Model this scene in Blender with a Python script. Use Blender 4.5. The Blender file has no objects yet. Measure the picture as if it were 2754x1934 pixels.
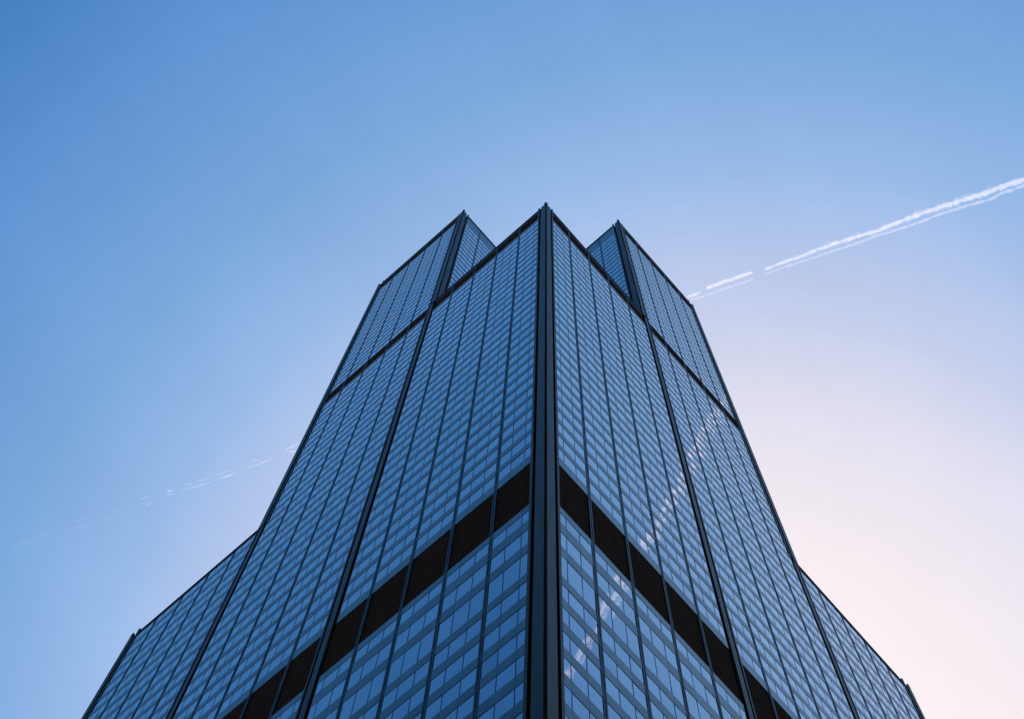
import bpy, math, random
from mathutils import Vector, Matrix, noise
random.seed(7)
scene = bpy.context.scene
R = math.radians

# ------------------------------------------------------------------ camera
EYE = 1.6
cam_data = bpy.data.cameras.new("camera")
cam = bpy.data.objects.new("camera", cam_data)
scene.collection.objects.link(cam)
c_r = Vector((0.6623054623, -0.7489348061, 0.0211691003))
c_u = Vector((-0.7277770742, -0.6363678625, 0.2556882357))
c_f = Vector((0.1780224841, 0.1847501001, 0.9665274933))
CAM = Vector((-29.12715, -25.54555, EYE))
m = Matrix((c_r, c_u, -c_f)).transposed().to_4x4()
m.translation = CAM
cam.matrix_world = m
cam_data.sensor_fit = 'HORIZONTAL'
cam_data.sensor_width = 36
cam_data.lens = 55.331
cam_data.clip_end = 60000
scene.camera = cam

# ------------------------------------------------------------------ sky and sun
SUN_AZ, SUN_EL = R(28), R(58)          # azimuth counted from +X towards +Y
sun_dir = Vector((math.cos(SUN_EL)*math.cos(SUN_AZ), math.cos(SUN_EL)*math.sin(SUN_AZ), math.sin(SUN_EL)))
world = bpy.data.worlds.new("World")
scene.world = world
world.use_nodes = True
nt = world.node_tree
for n in list(nt.nodes): nt.nodes.remove(n)
out = nt.nodes.new('ShaderNodeOutputWorld')
bg = nt.nodes.new('ShaderNodeBackground')
sky = nt.nodes.new('ShaderNodeTexSky')
sky.sky_type = 'NISHITA'
sky.sun_disc = False
sky.sun_elevation = SUN_EL
sky.sun_rotation = math.pi/2 - SUN_AZ
sky.air_density = 1.0; sky.dust_density = 1.5; sky.ozone_density = 2.0
tc = nt.nodes.new('ShaderNodeTexCoord')
dot = nt.nodes.new('ShaderNodeVectorMath'); dot.operation = 'DOT_PRODUCT'
dot.inputs[1].default_value = sun_dir
nt.links.new(tc.outputs['Generated'], dot.inputs[0])
mr = nt.nodes.new('ShaderNodeMapRange')
mr.inputs['From Min'].default_value = 0.4
mr.inputs['From Max'].default_value = 1.0
nt.links.new(dot.outputs['Value'], mr.inputs['Value'])
ramp = nt.nodes.new('ShaderNodeValToRGB')
ramp.color_ramp.interpolation = 'EASE' if False else 'LINEAR'
stops = [(0.40, (.020, .100, .300)), (0.60, (.030, .140, .380)), (0.70, (.042, .180, .460)), (0.7846, (.064, .228, .540)), (0.818, (.101, .275, .628)),
         (0.8514, (.141, .331, .683)), (0.8848, (.192, .392, .714)), (0.9018, (.250, .442, .768)), (0.9182, (.313, .496, .817)), (0.9350, (.435, .564, .838)), (0.9516, (.570, .634, .849)),
         (0.9683, (.755, .742, .868)), (0.985, (.920, .840, .883)), (1.0, (1.0, .92, .92))]
cr = ramp.color_ramp
while len(cr.elements) > 1: cr.elements.remove(cr.elements[-1])
for k, (t, c) in enumerate(stops):
    p = (t-.4)/.6
    el = cr.elements[0] if k == 0 else cr.elements.new(p)
    el.position = p; el.color = (*c, 1)
nt.links.new(mr.outputs['Result'], ramp.inputs['Fac'])
# the clear-day scattering of the sky texture, warmed by the thin glow that surrounds the low-lying haze near the sun
skys = nt.nodes.new('ShaderNodeVectorMath'); skys.operation = 'SCALE'; skys.inputs['Scale'].default_value = 0.10
nt.links.new(sky.outputs['Color'], skys.inputs[0])
mix = nt.nodes.new('ShaderNodeMix'); mix.data_type = 'RGBA'
mix.inputs['Factor'].default_value = 0.03
nt.links.new(ramp.outputs['Color'], mix.inputs[6])
nt.links.new(skys.outputs['Vector'], mix.inputs[7])
nz = nt.nodes.new('ShaderNodeTexNoise'); nz.inputs['Scale'].default_value = 5.0; nz.inputs['Detail'].default_value = 5; nz.inputs['Roughness'].default_value = .55
nm = nt.nodes.new('ShaderNodeMapping'); nm.inputs['Scale'].default_value = (1.0, 2.2, 1.4); nm.inputs['Rotation'].default_value = (0, 0, .9)
nr = nt.nodes.new('ShaderNodeMapRange'); nr.inputs['From Min'].default_value = .3; nr.inputs['From Max'].default_value = .7
nr.inputs['To Min'].default_value = .965; nr.inputs['To Max'].default_value = 1.035
nt.links.new(tc.outputs['Generated'], nm.inputs[0]); nt.links.new(nm.outputs[0], nz.inputs['Vector']); nt.links.new(nz.outputs['Fac'], nr.inputs['Value'])
hz = nt.nodes.new('ShaderNodeVectorMath'); hz.operation = 'SCALE'
nt.links.new(mix.outputs[2], hz.inputs[0]); nt.links.new(nr.outputs['Result'], hz.inputs['Scale'])
nt.links.new(hz.outputs['Vector'], bg.inputs['Color'])
bg.inputs['Strength'].default_value = 1.0
nt.links.new(bg.outputs['Background'], out.inputs['Surface'])

sl = bpy.data.lights.new("sun", 'SUN')
sl.energy = 3.5; sl.angle = R(0.5); sl.color = (1.0, .95, .88)
so = bpy.data.objects.new("sun", sl); scene.collection.objects.link(so)
so.rotation_euler = sun_dir.to_track_quat('Z', 'Y').to_euler()
so.location = (0, 0, 500)

scene.view_settings.view_transform = 'Standard'
scene.view_settings.look = 'None'
scene.view_settings.exposure = 0
scene.view_settings.gamma = 1
scene.cycles.max_bounces = 12
scene.cycles.glossy_bounces = 6
scene.cycles.volume_bounces = 3
scene.cycles.transparent_max_bounces = 24

# ------------------------------------------------------------------ materials
def mat(name):
    mm = bpy.data.materials.new(name); mm.use_nodes = True
    return mm, mm.node_tree, mm.node_tree.nodes['Principled BSDF']

def noise_bump(nt, bsdf, scale, dist, detail=2, coord='Object', stretch=(1, 1, 1)):
    tc = nt.nodes.new('ShaderNodeTexCoord'); mp = nt.nodes.new('ShaderNodeMapping')
    mp.inputs['Scale'].default_value = stretch
    ns = nt.nodes.new('ShaderNodeTexNoise'); ns.inputs['Scale'].default_value = scale; ns.inputs['Detail'].default_value = detail
    bp = nt.nodes.new('ShaderNodeBump'); bp.inputs['Distance'].default_value = dist; bp.inputs['Strength'].default_value = 1
    nt.links.new(tc.outputs[coord], mp.inputs[0]); nt.links.new(mp.outputs[0], ns.inputs['Vector'])
    nt.links.new(ns.outputs['Fac'], bp.inputs['Height']); nt.links.new(bp.outputs[0], bsdf.inputs['Normal'])
    return ns, mp

# coated reflecting glass
GLASS, t_, b_ = mat("coated_glass")
b_.inputs['Metallic'].default_value = 1.0
b_.inputs['Roughness'].default_value = 0.012
b_.inputs['Coat Weight'].default_value = 0.7; b_.inputs['Coat Roughness'].default_value = 0.01; b_.inputs['Coat IOR'].default_value = 1.5
noise_bump(t_, b_, 0.55, 0.0040, 1)
# every pane has its own shade: the blinds and rooms behind the coating
at = t_.nodes.new('ShaderNodeAttribute'); at.attribute_name = 'pane_shade'
cr_ = t_.nodes.new('ShaderNodeValToRGB')
cr_.color_ramp.elements[0].color = (.250, .315, .385, 1); cr_.color_ramp.elements[1].color = (.425, .490, .565, 1)
t_.links.new(at.outputs['Fac'], cr_.inputs['Fac']); t_.links.new(cr_.outputs['Color'], b_.inputs['Base Color'])

def metal(name, col, metallic, rough, var=.25, bump=.0015, nscale=.35):
    mm, t, b = mat(name)
    b.inputs['Metallic'].default_value = metallic
    ns, mp = noise_bump(t, b, nscale, bump, 3)
    # soft streaks of weathering that run down the panels
    ns2 = t.nodes.new('ShaderNodeTexNoise'); ns2.inputs['Scale'].default_value = 1.0; ns2.inputs['Detail'].default_value = 4
    tc = t.nodes.new('ShaderNodeTexCoord'); mp2 = t.nodes.new('ShaderNodeMapping'); mp2.inputs['Scale'].default_value = (1.3, 1.3, .16)
    t.links.new(tc.outputs['Object'], mp2.inputs[0]); t.links.new(mp2.outputs[0], ns2.inputs['Vector'])
    cr = t.nodes.new('ShaderNodeValToRGB')
    cr.color_ramp.elements[0].position = .3; cr.color_ramp.elements[1].position = .7
    cr.color_ramp.elements[0].color = (*[c*(1-var) for c in col], 1); cr.color_ramp.elements[1].color = (*[c*(1+var) for c in col], 1)
    t.links.new(ns2.outputs['Fac'], cr.inputs['Fac']); t.links.new(cr.outputs['Color'], b.inputs['Base Color'])
    mr = t.nodes.new('ShaderNodeMapRange'); mr.inputs['To Min'].default_value = rough*.8; mr.inputs['To Max'].default_value = rough*1.25
    t.links.new(ns2.outputs['Fac'], mr.inputs['Value']); t.links.new(mr.outputs['Result'], b.inputs['Roughness'])
    return mm

SPAN = metal("black_aluminium_spandrel", (.125, .155, .150), 1.0, .26)
def shade_faces(mm, lo, hi):
    t = mm.node_tree; bb = t.nodes['Principled BSDF']
    a = t.nodes.new('ShaderNodeAttribute'); a.attribute_name = 'pane_shade'
    r = t.nodes.new('ShaderNodeMapRange'); r.inputs['To Min'].default_value = lo; r.inputs['To Max'].default_value = hi
    v = t.nodes.new('ShaderNodeVectorMath'); v.operation = 'SCALE'
    src = bb.inputs['Base Color'].links[0].from_socket
    t.links.new(a.outputs['Fac'], r.inputs['Value']); t.links.new(src, v.inputs[0]); t.links.new(r.outputs['Result'], v.inputs['Scale'])
    t.links.new(v.outputs['Vector'], bb.inputs['Base Color'])
shade_faces(SPAN, .84, 1.16)
FIN = metal("black_aluminium_fin", (.046, .042, .032), 1.0, .40)
COL = metal("black_aluminium_column", (.076, .040, .011), 1.0, .44, .45)
shade_faces(COL, .88, 1.12)
for mm_ in (COL,):                             # clear anodised film
    p_ = mm_.node_tree.nodes['Principled BSDF']; p_.inputs['Coat Weight'].default_value = .10; p_.inputs['Coat Roughness'].default_value = .22; p_.inputs['Coat IOR'].default_value = 1.4
MULL = metal("black_aluminium_mullion", (.050, .060, .075), 1.0, .38)
def plain(name, col, rough, spec=.3):
    mm, t, b = mat(name)
    b.inputs['Base Color'].default_value = (*col, 1); b.inputs['Roughness'].default_value = rough
    b.inputs['Specular IOR Level'].default_value = spec
    noise_bump(t, b, 2.0, .002)
    return mm
DARK = plain("dark_joint", (.040, .026, .014), .9, .05)
LOUV = plain("dark_louvre_blade", (.26, .19, .14), .85, .06)
ROOF = plain("roof_gravel", (.16, .15, .14), .95)
CORE = plain("steel_core", (.010, .010, .010), .9, .05)
STONE = plain("granite_base", (.22, .20, .19), .5)
# ground: paving with joints and stains
PAVE, t_, b_ = mat("plaza_paving")
br = t_.nodes.new('ShaderNodeTexBrick'); tcp = t_.nodes.new('ShaderNodeTexCoord'); mpp = t_.nodes.new('ShaderNodeMapping')
mpp.inputs['Scale'].default_value = (.6, .6, .6)
br.inputs['Color1'].default_value = (.24, .23, .22, 1); br.inputs['Color2'].default_value = (.19, .185, .18, 1); br.inputs['Mortar'].default_value = (.07, .07, .07, 1)
t_.links.new(tcp.outputs['Object'], mpp.inputs[0]); t_.links.new(mpp.outputs[0], br.inputs['Vector']); t_.links.new(br.outputs['Color'], b_.inputs['Base Color'])
b_.inputs['Roughness'].default_value = .8

# ------------------------------------------------------------------ mesh builder
class MB:
    def __init__(s): s.v = []; s.f = []; s.mi = []; s.sh = []
    def box(s, fr, u0, u1, d0, d1, z0, z1, mi=0):
        """box in a facade frame: u along the wall, d inwards from its front plane"""
        b = len(s.v)
        for (u, d, z) in ((u0, d0, z0), (u1, d0, z0), (u1, d1, z0), (u0, d1, z0), (u0, d0, z1), (u1, d0, z1), (u1, d1, z1), (u0, d1, z1)):
            s.v.append(fr(u, d, z))
        s.f += [(b, b+1, b+5, b+4), (b+1, b+2, b+6, b+5), (b+2, b+3, b+7, b+6), (b+3, b, b+4, b+7), (b+4, b+5, b+6, b+7), (b+3, b+2, b+1, b)]
        s.mi += [mi]*6; s.sh += [.5]*6
    def poly(s, pts, mi=0, sh=.5):
        b = len(s.v); s.v += pts; s.f.append(tuple(range(b, b+len(pts)))); s.mi.append(mi); s.sh.append(sh)
    def build(s, name, mats, parent=None, shade=False):
        me = bpy.data.meshes.new(name)
        me.from_pydata([tuple(p) for p in s.v], [], s.f); 
        for mm in (mats if isinstance(mats, (list, tuple)) else [mats]): me.materials.append(mm)
        me.polygons.foreach_set('material_index', s.mi)
        if shade:
            a = me.attributes.new('pane_shade', 'FLOAT', 'FACE'); a.data.foreach_set('value', s.sh)
        me.update()
        o = bpy.data.objects.new(name, me); scene.collection.objects.link(o)
        if parent: o.parent = parent
        return o

def frame_for(axis, plane, sign):
    """axis 'x': wall in plane x=plane, u=y.  sign=-1: outside is towards negative."""
    if axis == 'x': return lambda u, d, z: Vector((plane - sign*d, u, z))
    return lambda u, d, z: Vector((u, plane - sign*d, z))

# ------------------------------------------------------------------ tower dimensions (metres)
T = 22.86; e = 0.904; BAY = T/5; Z0 = EYE
zw = lambda z: z + Z0
B1B, B1T = 109.5, 119.2
B2B, B2T = 233.45, 239.2
B3B, B3T = 317.5, 323.2
H66, H90, H50, H108 = 240.3, 324.6, 182.0, 390.0
P = 3.6168
rows = []                                         # (glass bottom, glass top)
zt = 77.16
low = []
while zt - 2.2 > 8.0: low.append((zt-2.2, zt)); zt -= 3.6
rows += low[::-1]
rows += [(78.55, 80.72), (82.14, 84.31), (85.62, 87.84), (89.2, 91.45), (92.85, 95.11), (96.42, 100.1), (101.75, 104.5), (106.3, 108.3)]
rows += [(123.5-2.35+i*P, 123.5+i*P) for i in range(31)]
rows += [(242.5-2.3+i*3.51, 242.5+i*3.51) for i in range(22)]
rows += [(B3T+2.5+i*P, B3T+4.8+i*P) for i in range(17)]
louvres = [(B1B, B1T), (B2B, B2T), (B3B, B3T)]
BASE = 6.5                                        # the granite base below the curtain wall
H = {(0, 0): H66, (1, 0): H90, (0, 1): H90, (2, 0): H50, (0, 2): H50, (1, 1): H108, (2, 1): H90, (1, 2): H108, (2, 2): H66}

def project(p):
    d = p - CAM; z = d.dot(c_f)
    if z < 1: return None
    f = 55.331/36
    return .5 + f*d.dot(c_r)/z, .5*719/1024 - f*d.dot(c_u)/z
def area_in_view(pts):
    q = [project(p) for p in pts]
    if any(a is None for a in q): return 0
    cx = sum(a[0] for a in q)/len(q); cy = sum(a[1] for a in q)/len(q)
    if not (0 < cx < 1 and 0 < cy < 719/1024): return 0
    return abs(sum(q[i][0]*q[(i+1) % len(q)][1]-q[(i+1) % len(q)][0]*q[i][1] for i in range(len(q))))/2

tower = bpy.data.objects.new("skyscraper", None); scene.collection.objects.link(tower)
tower.location = (0, 0, 0)
tower['label'] = "black aluminium and blue mirror glass skyscraper with stepped square tubes and dark louvre bands"
tower['category'] = "skyscraper"

panes = []      # (area, [4 pts], shade)
spans = []      # (area, builder)
# ---- faces: (axis, sign, plane, line index start, exposed z from, z to, low-end is corner?, ...)
faces = []
for (i, j), h in H.items():
    for axis, sign, ni in (('x', -1, (i-1, j)), ('x', 1, (i+1, j)), ('y', -1, (i, j-1)), ('y', 1, (i, j+1))):
        hn = H.get(ni, 0)
        if hn >= h: continue
        k = i if axis == 'x' else j
        plane = k*T if sign < 0 else (k+1)*T + 2*e
        w = j if axis == 'x' else i
        z0 = hn if hn > 0 else BASE
        setback = hn > 0
        faces.append(dict(axis=axis, sign=sign, plane=plane, w=w, z0=z0, z1=h, setback=setback, ij=(i, j)))

D_GLASS, D_SPAN, D_MULL, D_FIN, D_CORE = .165, .138, .152, .115, .50
vis = lambda F: F['sign'] < 0 and ((F['axis'] == 'x' and F['ij'][0] == 0) or (F['axis'] == 'y' and F['ij'][1] == 0) or F['ij'] in ((0, 1), (1, 0)))
for F in faces:
    fr = frame_for(F['axis'], F['plane'], F['sign']); w = F['w']
    g0 = e + w*T; a = g0 + .78; b = g0 + T - .78
    z0, z1 = F['z0'], F['z1']
    show = vis(F)
    mull = [g0 + T*k/15 for k in range(1, 15) if k % 3]
    edges = [a] + [g0 + T*k/15 for k in range(1, 15)] + [b]
    # vertical bars
    sb = F['setback']
    lz0 = zw(z0)
    clear = []; zc_ = lz0
    for l0, l1 in [l for l in louvres if l[0] >= z0 - .5 and l[1] <= z1]:
        clear.append((zc_, zw(l0)-.02)); zc_ = zw(l1)+.02
    clear.append((zc_, zw(z1)-.3))
    if show:
        for u in mull:
            o = MB(); [o.box(fr, u-.035, u+.035, D_MULL, .40, q0, q1) for q0, q1 in clear]; o.build("window_mullion", MULL, tower)
        for k in range(1, 5):
            u = g0 + BAY*k
            o = MB()
            o.box(fr, u-.175, u-.045, D_FIN, .40, lz0, zw(z1)-.05); o.box(fr, u+.045, u+.175, D_FIN, .40, lz0, zw(z1)-.05)
            o.box(fr, u-.045, u+.045, .19, .38, lz0, zw(z1)-.08, 1)
            o.build("mullion_fin", [FIN, DARK], tower)
    else:
        o = MB()
        for u in mull: o.box(fr, u-.032, u+.032, D_MULL, .40, lz0, zw(z1)-.3)
        for k in range(1, 5):
            u = g0 + BAY*k
            o.box(fr, u-.175, u+.175, D_FIN, .42, lz0, zw(z1)-.05)
        F['rear'] = o
    # which rows
    rs = [r for r in rows if r[0] > z0 + .2 and r[1] < z1 - .25 and not any(r[0] < lb[1] and r[1] > lb[0] and not (lb is louvres[0] and False) for lb in louvres)]
    screen = None
    lv = [l for l in louvres if l[0] >= z0 - .5 and l[1] <= z1]
    if sb and z0 > 200 and show: lv = []; screen = (B3B, z1-.5)
    # spandrels between consecutive openings
    openings = sorted([(r[0], r[1], 'g') for r in rs] + [(l[0], l[1], 'l') for l in lv] + ([(screen[0], screen[1], 's')] if screen else []))
    zc = z0
    for (o0, o1, kind) in openings + [(z1-.02, None, 'e')]:
        if o0 - zc > .05:
            s0, s1 = zc, o0
            pts = [fr(a, D_SPAN, zw(s0)), fr(b, D_SPAN, zw(s0)), fr(b, D_SPAN, zw(s1)), fr(a, D_SPAN, zw(s1))]
            spans.append((area_in_view(pts) if show else 0, fr, a, b, s0, s1))
        zc = o1
    # panes, each set at its own slight angle in its gasket
    for (r0, r1) in rs:
        for k in range(15):
            u0, u1 = edges[k], edges[k+1]
            sg = .0022
            ta, tb = random.gauss(0, sg), random.gauss(0, sg)
            W2, H2 = (u1-u0)/2, (r1-r0)/2
            d = lambda su, sz: D_GLASS + su*W2*ta + sz*H2*tb
            pts = [fr(u0-.0, d(-1, -1), zw(r0)-.05), fr(u1+.0, d(1, -1), zw(r0)-.05), fr(u1, d(1, 1), zw(r1)+.05), fr(u0, d(-1, 1), zw(r1)+.05)]
            if F['sign'] * (1 if F['axis'] == 'x' else -1) < 0: pts = pts[::-1]
            sh = random.random()**1.5
            if random.random() < .04: sh = -.6
            panes.append((area_in_view(pts) if show else 0, pts, max(0, min(1, .5+.5*sh if sh > 0 else 0))))
    # louvre bands
    for (l0, l1) in lv:
        o = MB()
        if show:
            z = l0 + .15
            while z < l1 - .1:
                # a sloping blade
                zz = zw(z)
                o.poly([fr(a, .20, zz), fr(b, .20, zz), fr(b, .46, zz+.30), fr(a, .46, zz+.30)])
                o.poly([fr(a, .20, zz+.03), fr(a, .46, zz+.33), fr(b, .46, zz+.33), fr(b, .20, zz+.03)])
                o.poly([fr(a, .20, zz), fr(a, .20, zz+.03), fr(b, .20, zz+.03), fr(b, .20, zz)])
                z += .42
        else:
            o.box(fr, a, b, .2, .45, zw(l0), zw(l1))
        o.build("louvre_band", LOUV, tower)
    if screen:
        o = MB(); zz = screen[0]
        n = 7; st = (screen[1]-screen[0])/n
        for q in range(n):
            o.box(fr, a, b, D_SPAN+.005, .3, zw(zz)+.04, zw(zz)+st-.03); zz += st
        o.box(fr, a, b, .17, .32, zw(screen[0]), zw(screen[1]), 1)
        o.build("louvre_screen", [SPAN, MULL], tower, True)
    # parapet cap over the wall
    cap = MB()
    cap.box(fr, a-.0, b+.0, .02, 1.0, zw(z1)-.02, zw(z1)+.28)
    cap.build("parapet", FIN, tower)
    if 'rear' in F: F['rear'].build("mullion_grid", MULL, tower)

# ---- the hundred spandrels and panes that show largest are parts of their own
def span_mesh(o, fr, a, b, s0, s1):
    # one cover plate to a window, a hairline apart, each slightly different in its anodising
    g0 = a - .78; us = [a] + [g0 + T*k/15 for k in range(1, 15)] + [b]
    for u0, u1 in zip(us, us[1:]):
        n = len(o.sh); o.box(fr, u0+.006, u1-.006, D_SPAN, .34, zw(s0), zw(s1))
        o.sh[n:] = [random.random()]*6
spans.sort(key=lambda t: -t[0])
for t in spans[:98]:
    o = MB(); span_mesh(o, *t[1:]); o.build("spandrel", SPAN, tower, True)
o = MB()
for t in spans[98:]: span_mesh(o, *t[1:])
x = o.build("spandrel", SPAN, tower, True); x['kind'] = 'stuff'
panes.sort(key=lambda t: -t[0])
for t in panes[:98]:
    o = MB(); o.poly(t[1], 0, t[2]); o.build("window", GLASS, tower, True)
o = MB()
for t in panes[98:]: o.poly(t[1], 0, t[2])
x = o.build("window", GLASS, tower, True); x['kind'] = 'stuff'

# ---- tube cores and roofs
for (i, j), h in H.items():
    x0 = i*T + D_CORE if H.get((i-1, j), 0) < h else e + i*T
    y0 = j*T + D_CORE if H.get((i, j-1), 0) < h else e + j*T
    x1 = (i+1)*T + 2*e - D_CORE if H.get((i+1, j), 0) < h else e + (i+1)*T
    y1 = (j+1)*T + 2*e - D_CORE if H.get((i, j+1), 0) < h else e + (j+1)*T
    # neighbours of equal height share a grid line; keep a hair between their cores
    o = MB(); g = .003*(1+i+3*j)
    o.box(lambda u, d, z: Vector((u, d, z)), x0+g, x1-g, y0+g, y1-g, .02, zw(h)-.35)
    o.build("tower_core", CORE, tower)
    o = MB(); o.box(lambda u, d, z: Vector((u, d, z)), x0+g, x1-g, y0+g, y1-g, zw(h)-.35, zw(h)-.1)
    o.build("roof", ROOF, tower)

# ---- columns: corner piers and the piers between two tubes
def joints(o, fr, u0, u1, d, z0, z1):
    pass
def plates(o, fr, u0, u1, d, z0, z1):
    """cover plates one storey long, with an open splice between them"""
    z = z0; st = 3.6168
    while z < z1 - .05:
        zn = min(z + st, z1); n = len(o.sh)
        o.box(fr, u0, u1, d + random.uniform(0, .004), d+.016, z + (.014 if z > z0 else 0), zn - .014)
        o.sh[n:] = [random.random()]*6; z = zn
def pier_side(o, fr, c, s, z0, z1):
    """half of a corner pier on one wall; c = corner coordinate, s = direction along the wall"""
    def bx(u0, u1, d0, d1, za, zb, mi=0):
        p, q = c + s*u0, c + s*u1
        o.box(fr, min(p, q), max(p, q), d0, d1, za, zb, mi)
    p, q = sorted((c + s*.17, c + s*1.06))
    plates(o, fr, p, q, .0, z0, z1 + .5)                    # cover plates
    bx(.17, 1.06, .018, .46, z0, z1 + .48, 1)               # dark body behind them
    bx(.10, .42, .02, .30, z1 + .52, z1 + 2.3)              # lug standing above the roof edge
    bx(1.06, 1.43, .42, .47, z0, z1 + .3, 1)                # groove
    bx(1.43, 1.684, .06, .075, z0, z1 + 2.0)                # strip beside the glass
    bx(1.43, 1.684, .075, .46, z0, z1 + 1.98, 1)
def pier_flat(o, fr, g, z0, z1):
    plates(o, fr, g-.35, g+.33, .083, z0, z1); o.box(fr, g-.35, g+.33, .10, .46, z0, z1, 1)
    o.box(fr, g-.78, g-.35, .42, .47, z0, z1, 1)
    o.box(fr, g+.33, g+.58, .42, .47, z0, z1, 1)
    o.box(fr, g+.58, g+.78, .06, .075, z0, z1); o.box(fr, g+.58, g+.78, .075, .46, z0, z1, 1)

def corner(xc, yc, sx, sy, z0, z1):
    """sx, sy: direction of the outside"""
    o = MB()
    fx = frame_for('x', xc, sx); fy = frame_for('y', yc, sy)
    pier_side(o, fx, yc, -sy, z0, z1); pier_side(o, fy, xc, -sx, z0, z1)
    fl = lambda u, d, z: Vector((xc - sx*u, yc - sy*d, z))
    o.box(fl, .13, .44, .13, .44, z0, z1 + 1.3, 1)
    # the shadow gap at the splice of the cover plates
    o.build("corner_column", [COL, DARK], tower, True)

def neighbour_h(i, j): return H.get((i, j), 0)
# vertical grid nodes: for each tube corner and each direction pair
done = set()
for (i, j), h in H.items():
    for sx in (-1, 1):
        for sy in (-1, 1):
            hx = neighbour_h(i+sx, j); hy = neighbour_h(i, j+sy); hd = neighbour_h(i+sx, j+sy)
            zb = max(hx, hy)
            if h > zb:      # free corner
                xc = i*T if sx < 0 else (i+1)*T + 2*e
                yc = j*T if sy < 0 else (j+1)*T + 2*e
                corner(xc, yc, sx, sy, zw(zb) if zb else zw(BASE), zw(h))
# flat piers on the outer walls, between tubes
for axis in 'xy':
    for sign in (-1, 1):
        for k in (1, 2):
            n = 0 if sign < 0 else 2
            t1 = (n, k-1) if axis == 'x' else (k-1, n); t2 = (n, k) if axis == 'x' else (k, n)
            h = min(H[t1], H[t2])
            plane = 0 if sign < 0 else 3*T + 2*e
            fr = frame_for(axis, plane, sign)
            o = MB(); pier_flat(o, fr, e + k*T, zw(BASE), zw(h)); o.build("column_cover", [COL, DARK], tower, True)

# ---- granite base
o = MB(); o.box(lambda u, d, z: Vector((u, d, z)), .05, 3*T+2*e-.05, .05, 3*T+2*e-.05, .01, zw(BASE)-.004)
o.build("granite_base", STONE, tower)

# ------------------------------------------------------------------ ground
me = bpy.data.meshes.new("ground")
S = 9000
me.from_pydata([(-S, -S, 0), (S, -S, 0), (S, S, 0), (-S, S, 0)], [], [(0, 1, 2, 3)])
me.materials.append(PAVE)
g = bpy.data.objects.new("ground", me); scene.collection.objects.link(g); g['kind'] = 'structure'

# ------------------------------------------------------------------ contrail, nine kilometres up
def vapour(name, dens, aniso=.55):
    mm = bpy.data.materials.new(name); mm.use_nodes = True; t = mm.node_tree
    for n in list(t.nodes): t.nodes.remove(n)
    oo = t.nodes.new('ShaderNodeOutputMaterial'); v = t.nodes.new('ShaderNodeVolumePrincipled')
    v.inputs['Color'].default_value = (1, .895, .91, 1); v.inputs['Density'].default_value = dens; v.inputs['Anisotropy'].default_value = aniso
    t.links.new(v.outputs[0], oo.inputs['Volume'])
    return mm
ALT = 9000
trail = bpy.data.objects.new("contrail", None); scene.collection.objects.link(trail)
trail.location = (2200, 300, ALT)
trail['label'] = "white twin-streak aircraft contrail crossing the blue sky behind the tower"
trail['category'] = "contrail"

def streak(path, rad, dens, seed, taper=60, flick=.45, wob=1.0, feather=0.0):
    """one closed lumpy tube of vapour along a path on the contrail's level"""
    # directions were surveyed from the eye point; the mirrored stretch from its image in the right wall
    pts = [Vector((x + CAM.x, y + (CAM.y if y > -1250 else -CAM.y), 0)) for x, y in path]
    L = [0]
    for p, q in zip(pts, pts[1:]): L.append(L[-1] + (q-p).length)
    tot = L[-1]; step = max(3.5, min(6.0, tot/40))
    n = max(10, int(tot/step)); vs = []; fs = []; NS = 12
    for k in range(n+1):
        s = tot*k/n
        i = max(0, min(len(pts)-2, next((ii for ii in range(len(L)-1) if L[ii+1] >= s), len(L)-2)))
        t = (s-L[i])/max(1e-6, (L[i+1]-L[i])); p = pts[i].lerp(pts[i+1], t)
        dr = (pts[i+1]-pts[i]).normalized(); nx = Vector((-dr.y, dr.x, 0))
        end = min(1, s/taper, (tot-s)/taper); end = math.sqrt(max(0, end))*.96+.04
        rb = rad(s/tot) if callable(rad) else rad
        f1 = noise.noise(Vector((s/45, seed, 3))); f2 = noise.noise(Vector((s/24, seed, 9)))
        r = rb*end*(1 + flick*(1.0*f1+.8*f2)); r = max(r, rb*.04)
        off = rb*wob*(.7*noise.noise(Vector((s/90, seed, 20))) + .35*noise.noise(Vector((s/22, seed, 31))))
        cpt = p + nx*off + Vector((0, 0, rb*.5*noise.noise(Vector((s/60, seed, 44)))))
        for a in range(NS):
            an = 2*math.pi*a/NS
            rr = r*(1+.22*noise.noise(Vector((s/16, seed+5*math.cos(an), 5*math.sin(an)))))
            fe = 0
            if feather and math.cos(an) > .8:
                fe = feather*rb*max(0, noise.noise(Vector((s/7, seed, 77)))-.02)*2.4*end
            vs.append(cpt + nx*(math.cos(an)*rr+fe) + Vector((0, 0, math.sin(an)*rr)))
    for k in range(n):
        for a in range(NS):
            b2 = (a+1) % NS
            fs.append((k*NS+a, k*NS+b2, (k+1)*NS+b2, (k+1)*NS+a))
    fs.append(tuple(range(NS))[::-1]); fs.append(tuple(n*NS+a for a in range(NS)))
    me = bpy.data.meshes.new("vapour_streak")
    me.from_pydata([tuple(v - Vector((trail.location.x, trail.location.y, 0))) for v in vs], [], fs)
    me.materials.append(dens)
    o = bpy.data.objects.new("vapour_streak", me); scene.collection.objects.link(o); o.parent = trail
    return o
V1 = vapour("vapour_dense", .021); V2 = vapour("vapour_medium", .014); V3 = vapour("vapour_thin", .0075); V4 = vapour("vapour_faint", .0035); V5 = vapour("vapour_trace", .0005)
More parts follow.
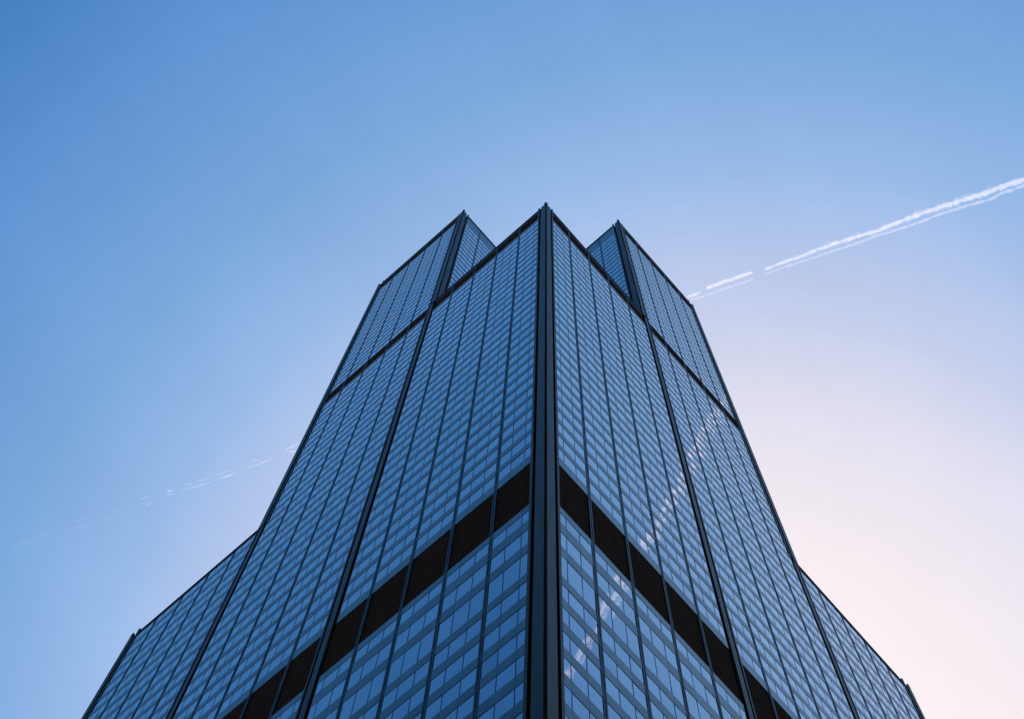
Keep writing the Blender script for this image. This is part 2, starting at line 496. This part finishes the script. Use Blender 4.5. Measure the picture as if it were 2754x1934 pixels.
U = [[(2025, 760), (2050.3, 696.0), (2067.0, 654.4), (2077.4, 618.7)], [(2080.8, 588.3), (2120.1, 477.3), (2185.6, 317.0)],
     [(2212.0, 264.5), (2224.1, 233.6), (2300.8, 34.8), (2363.8, -141.4), (2416.1, -260.8), (2469.6, -378.8), (2498.0, -462.9), (2526.4, -546.8), (2572.8, -669.2), (2621.1, -789.7), (2673.4, -906.7), (2722.1, -1025.9), (2751.3, -1107.6), (2785.7, -1181.1),
      (2845, -1330), (2915, -1520), (2985, -1705), (3060, -1890), (3135, -2090), (3205, -2290), (3290, -2490), (3360, -2680), (3420, -2850)]]
Lw = [[(2050, 752), (2075.0, 694.4), (2106.5, 631.8), (2153.7, 505.1), (2218.6, 338.5)],
      [(2232.0, 283.0), (2246.3, 251.7), (2253.4, 235.6), (2327.7, 56.4), (2396.1, -115.7), (2457.0, -260.6), (2509.4, -400.9), (2563.4, -518.1), (2599.4, -617.1), (2637.4, -724.8), (2707.1, -881.1), (2754.9, -980.4), (2758.7, -1029.4), (2812.7, -1160.9),
       (2880, -1320), (2945, -1500), (3020, -1690), (3090, -1880), (3160, -2075), (3245, -2280), (3320, -2480), (3395, -2670), (3450, -2830)]]
for k, p in enumerate(U):
    rad = [6.5, 8.5, lambda t: 6.5 + 6*min(1, t*2.6) + 2*min(1, max(0, (t-.40)*9))][k]
    streak(p, rad, V1, 10+k, taper=[14, 14, 22][k], feather=[.6, .6, .9][k])
for k, p in enumerate(U):       # the thinner vapour that has spread out of the main streak
    streak(p, [11, 13, lambda t: 12 + 9*min(1, t*2.6)][k], V4, 20+k, taper=30, feather=.5, flick=.6)
for k, p in enumerate(Lw):
    rad = [5.5, lambda t: 5.5 + 3.5*min(1, t*2.6) + 2*min(1, max(0, (t-.40)*9))][k]
    streak(p, rad, V2, 30+k, taper=[30, 22][k])
FR = [((1182.4, 3115.3), (1203.3, 3038.0), 2), ((1209.0, 3110.1), (1229.7, 3075.2), 1.5), ((1080.5, 3365.9), (1129.3, 3253.5), 0.6), ((1109.8, 3381.8), (1173.3, 3210.1), 1), ((1023.4, 3544.6), (1052.5, 3461.7), 1), ((1048.9, 3550.8), (1086.6, 3457.8), 1.6), ((966.0, 3674.4), (1019.3, 3577.7), 0.7), ((956.9, 3777.4), (1038.5, 3584.0), 1.0), ((947.3, 3724.3), (961.4, 3700.9), 1), ((898.8, 3851.2), (915.5, 3817.8), 1.5), ((919.3, 3859.1), (930.6, 3839.0), 0.8), ((829.7, 4002.1), (855.3, 3939.7), 0.8), ((873.5, 4020.6), (889.9, 3961.5), 0.9), ((759.7, 4197.2), (777.9, 4164.8), 0.7), ((782.7, 4245.8), (795.7, 4220.8), 0.4), ((668.5, 4410.2), (691.3, 4369.6), 0.4), ((698.5, 4440.9), (729.0, 4369.6), 0.5), ((509.7, 4839.6), (581.8, 4694.1), 0.3), ((589.0, 4675.6), (618.9, 4590.4), 0.3), ((546.3, 4851.6), (569.3, 4810.6), 0.3), ((1212.2, 3004.1), (1279.1, 2801.8), 1), ((1253.9, 3019.3), (1311.1, 2855.8), 1),
      ((1320, 2700), (1480, 2240), 1), ((1355, 2690), (1560, 2120), 1.2), ((1530, 2090), (1790, 1380), 1.2), ((1600, 2000), (1830, 1370), 1.2), ((1820, 1300), (2010, 800), 1.6), ((1860, 1290), (2035, 790), 1.4)]
for k, (a_, b_, c_) in enumerate(FR):
    Lf = math.dist(a_, b_)
    ax, ay = a_; bx_, by_ = b_; ex = 14/max(Lf, 1)
    a_ = (ax-(bx_-ax)*ex, ay-(by_-ay)*ex); b_ = (bx_+(bx_-ax)*ex, by_+(by_-ay)*ex)
    streak([a_, b_], 6.5, V2 if c_ > 1.3 else (V3 if c_ >= .8 else V4), 60+k*1.7, taper=(Lf+28)*.5, flick=.15, wob=.5)
# the nearly vanished rest of the old trail between the dashes
streak([(560, 4690), (760, 4165), (905, 3835), (1030, 3530), (1130, 3253), (1203, 3038), (1279, 2802)], 8, V5, 140, taper=200, flick=.6)
streak([(570, 4810), (780, 4245), (930, 3838), (1050, 3560), (1160, 3240), (1230, 3075), (1311, 2856)], 8, V5, 150, taper=200, flick=.6)
